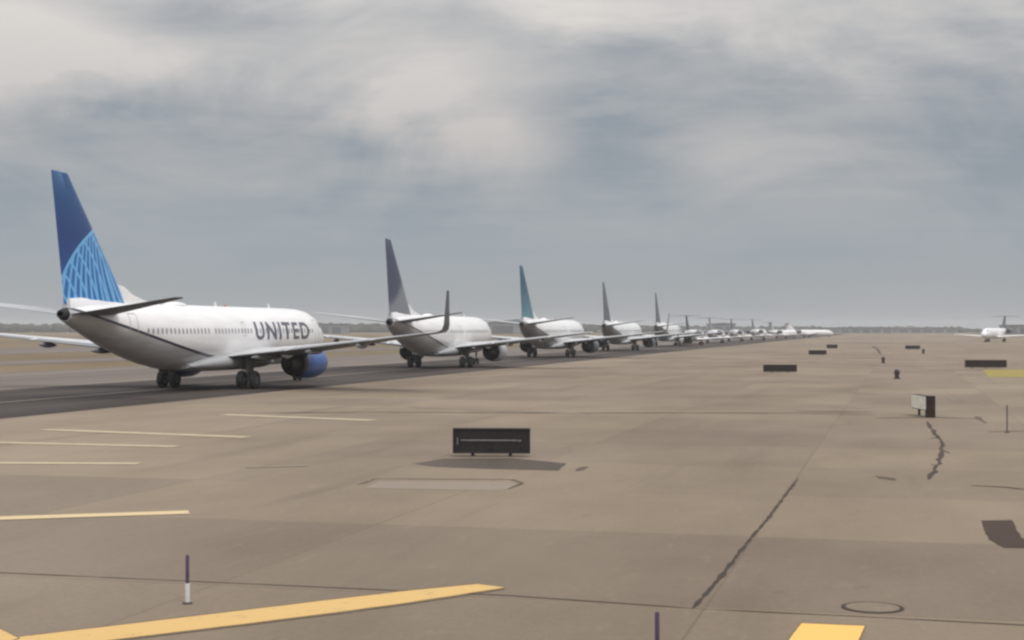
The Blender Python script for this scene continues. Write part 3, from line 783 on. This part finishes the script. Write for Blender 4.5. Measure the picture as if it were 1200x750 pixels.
# ------------------------------------------------------------------ haze
bm = bmesh.new(); box(bm, -2600, 2600, -60, 3200, -1.2, 19)
o = obj('haze', bm, None); o.data.materials.clear()
hm = bpy.data.materials.new('haze'); hm.use_nodes = True; nt = hm.node_tree; nt.nodes.clear()
vo = nt.nodes.new('ShaderNodeVolumePrincipled'); out = nt.nodes.new('ShaderNodeOutputMaterial')
vo.inputs['Color'].default_value = (.90, .92, .95, 1); vo.inputs['Density'].default_value = .0002; vo.inputs['Anisotropy'].default_value = .1
nt.links.new(vo.outputs[0], out.inputs['Volume']); o.data.materials.append(hm)
tag(o, 'thin grey air haze over the airfield', 'haze', kind='stuff')

# ------------------------------------------------------------------ sky and sun
SUN_EL, SUN_AZ = radians(52), radians(150)          # azimuth clockwise from +y: behind and to the right
W = bpy.data.worlds.new('World'); S.world = W; W.use_nodes = True
nt = W.node_tree; nt.nodes.clear()
class WT(NT):
    def __init__(s, t): s.t = t; s.n = t.nodes; s.co = None
w = WT(nt)
bg = nt.nodes.new('ShaderNodeBackground'); wo = nt.nodes.new('ShaderNodeOutputWorld'); nt.links.new(bg.outputs[0], wo.inputs[0])
sky = nt.nodes.new('ShaderNodeTexSky'); sky.sky_type = 'NISHITA'; sky.sun_disc = False; sky.sun_elevation = SUN_EL; sky.sun_rotation = SUN_AZ; sky.altitude = 0
tc = nt.nodes.new('ShaderNodeTexCoord').outputs['Generated']; w.co = tc
o3 = w.sep(tc); zz = w.math('MAXIMUM', o3[2], 0.0)
den = w.math('ADD', zz, .075)
px = w.math('DIVIDE', o3[0], den); py = w.math('DIVIDE', o3[1], den)
cmb = nt.nodes.new('ShaderNodeCombineXYZ'); nt.links.new(px, cmb.inputs[0]); nt.links.new(py, cmb.inputs[1])
cv = cmb.outputs[0]
n1 = w.noise(.55, 6, .52, src=w.mapping((1.0, .8, 1), loc=(3.1, 1.7, 0), rot=(0, 0, .3), src=cv), dist=.5)
n2 = w.noise(1.7, 6, .6, src=w.mapping((.8, 1.0, 1), loc=(7.7, 2.1, 0), src=cv), dist=.3)
# diagonal soft billows
n3 = w.noise(6.0, 7, .56, src=w.mapping((1.0, 1.0, 2.1), loc=(1.3, .2, .7), rot=(0, .35, 0), src=tc), dist=.5)
mixn = w.math('ADD', w.math('ADD', w.math('MULTIPLY', n1, .22), w.math('MULTIPLY', n2, .20)), w.math('MULTIPLY', n3, .58))
dark = w.ramp(zz, [(0.0, (.325, .345, .360)), (.05, (.288, .324, .360)), (.12, (.250, .285, .320)), (.20, (.30, .323, .35)), (.5, (.8, .82, .86)), (1.0, (1.25, 1.26, 1.3))])
lite = w.ramp(zz, [(0.0, (.345, .355, .375)), (.05, (.322, .345, .378)), (.12, (.52, .49, .47)), (.20, (.68, .64, .60)), (.5, (1.15, 1.12, 1.1)), (1.0, (1.7, 1.7, 1.7))])
def glow(u, v, su, sv, amp, rot=0.0):
    # soft lump of brighter or darker cloud, by direction in the sky
    a0 = (u-600)/1800; e0 = (HOR-v)/1800
    yy = w.math('MAXIMUM', o3[1], .05)
    du = w.math('SUBTRACT', w.math('DIVIDE', o3[0], yy), a0); dv = w.math('SUBTRACT', w.math('DIVIDE', zz, yy), e0)
    wob = w.math('MULTIPLY', w.math('SUBTRACT', n3, .5), .10)
    du = w.math('ADD', du, wob); dv = w.math('ADD', dv, w.math('MULTIPLY', wob, .6))
    c_, s_ = cos(rot), sin(rot)
    p_ = w.math('ADD', w.math('MULTIPLY', du, c_), w.math('MULTIPLY', dv, s_)); q_ = w.math('SUBTRACT', w.math('MULTIPLY', dv, c_), w.math('MULTIPLY', du, s_))
    p_ = w.math('DIVIDE', p_, su/1800); q_ = w.math('DIVIDE', q_, sv/1800)
    r_ = w.math('ADD', w.math('MULTIPLY', p_, p_), w.math('MULTIPLY', q_, q_))
    gz = w.math('MULTIPLY', w.math('EXPONENT', w.math('MULTIPLY', r_, -1.0)), amp)
    return w.math('MULTIPLY', gz, w.math('GREATER_THAN', o3[1], .05))
for gl in ((520, 115, 130, 75, .13, -.5), (40, 25, 170, 45, .12, -.2), (330, 70, 230, 30, .05, -.1), (820, 170, 150, 32, .08, 0), (960, 40, 180, 35, .05, 0), (700, 10, 400, 22, .03, 0),
           (110, 135, 130, 40, -.11, -.1), (430, 170, 60, 30, -.06, -.5), (690, 180, 70, 50, -.09, -.4), (600, 265, 700, 50, -.03, 0), (250, 20, 120, 25, -.06, 0), (730, 60, 130, 30, -.06, 0), (1120, 130, 160, 60, -.05, 0)):
    mixn = w.math('ADD', mixn, glow(*gl))
cl = w.mix(w.ramp(mixn, [(.40, 0.0), (.63, 1.0)]), dark, lite)
cl10 = w.mix(1.0, cl, (10, 10, 10), 'MULTIPLY')
nt.links.new(w.mix(.94, sky.outputs[0], cl10), bg.inputs[0]); bg.inputs[1].default_value = .1

sun = bpy.data.lights.new('sun', 'SUN'); sun.energy = 1.2; sun.angle = radians(18); sun.color = (1, .965, .92)
so = bpy.data.objects.new('sun', sun); C.objects.link(so)
dirv = Vector((sin(SUN_AZ)*cos(SUN_EL), cos(SUN_AZ)*cos(SUN_EL), sin(SUN_EL)))
so.rotation_euler = dirv.to_track_quat('Z', 'Y').to_euler(); so.location = dirv*60

# ------------------------------------------------------------------ camera and output
cd = bpy.data.cameras.new('camera'); cd.sensor_width = 36; cd.lens = 36*FPX/1200; cd.clip_start = .1; cd.clip_end = 12000
co = bpy.data.objects.new('camera', cd); C.objects.link(co); co.location = (0, 0, CAMH)
co.rotation_euler = (radians(90)+math.atan((HOR-375)/FPX), 0, 0); S.camera = co
S.view_settings.view_transform = 'Standard'; S.view_settings.look = 'None'; S.view_settings.exposure = .12; S.view_settings.gamma = 1; S.view_settings.use_curve_mapping = False
S.cycles.max_bounces = 6; S.cycles.volume_bounces = 1
S.cycles.filter_width = 2.5
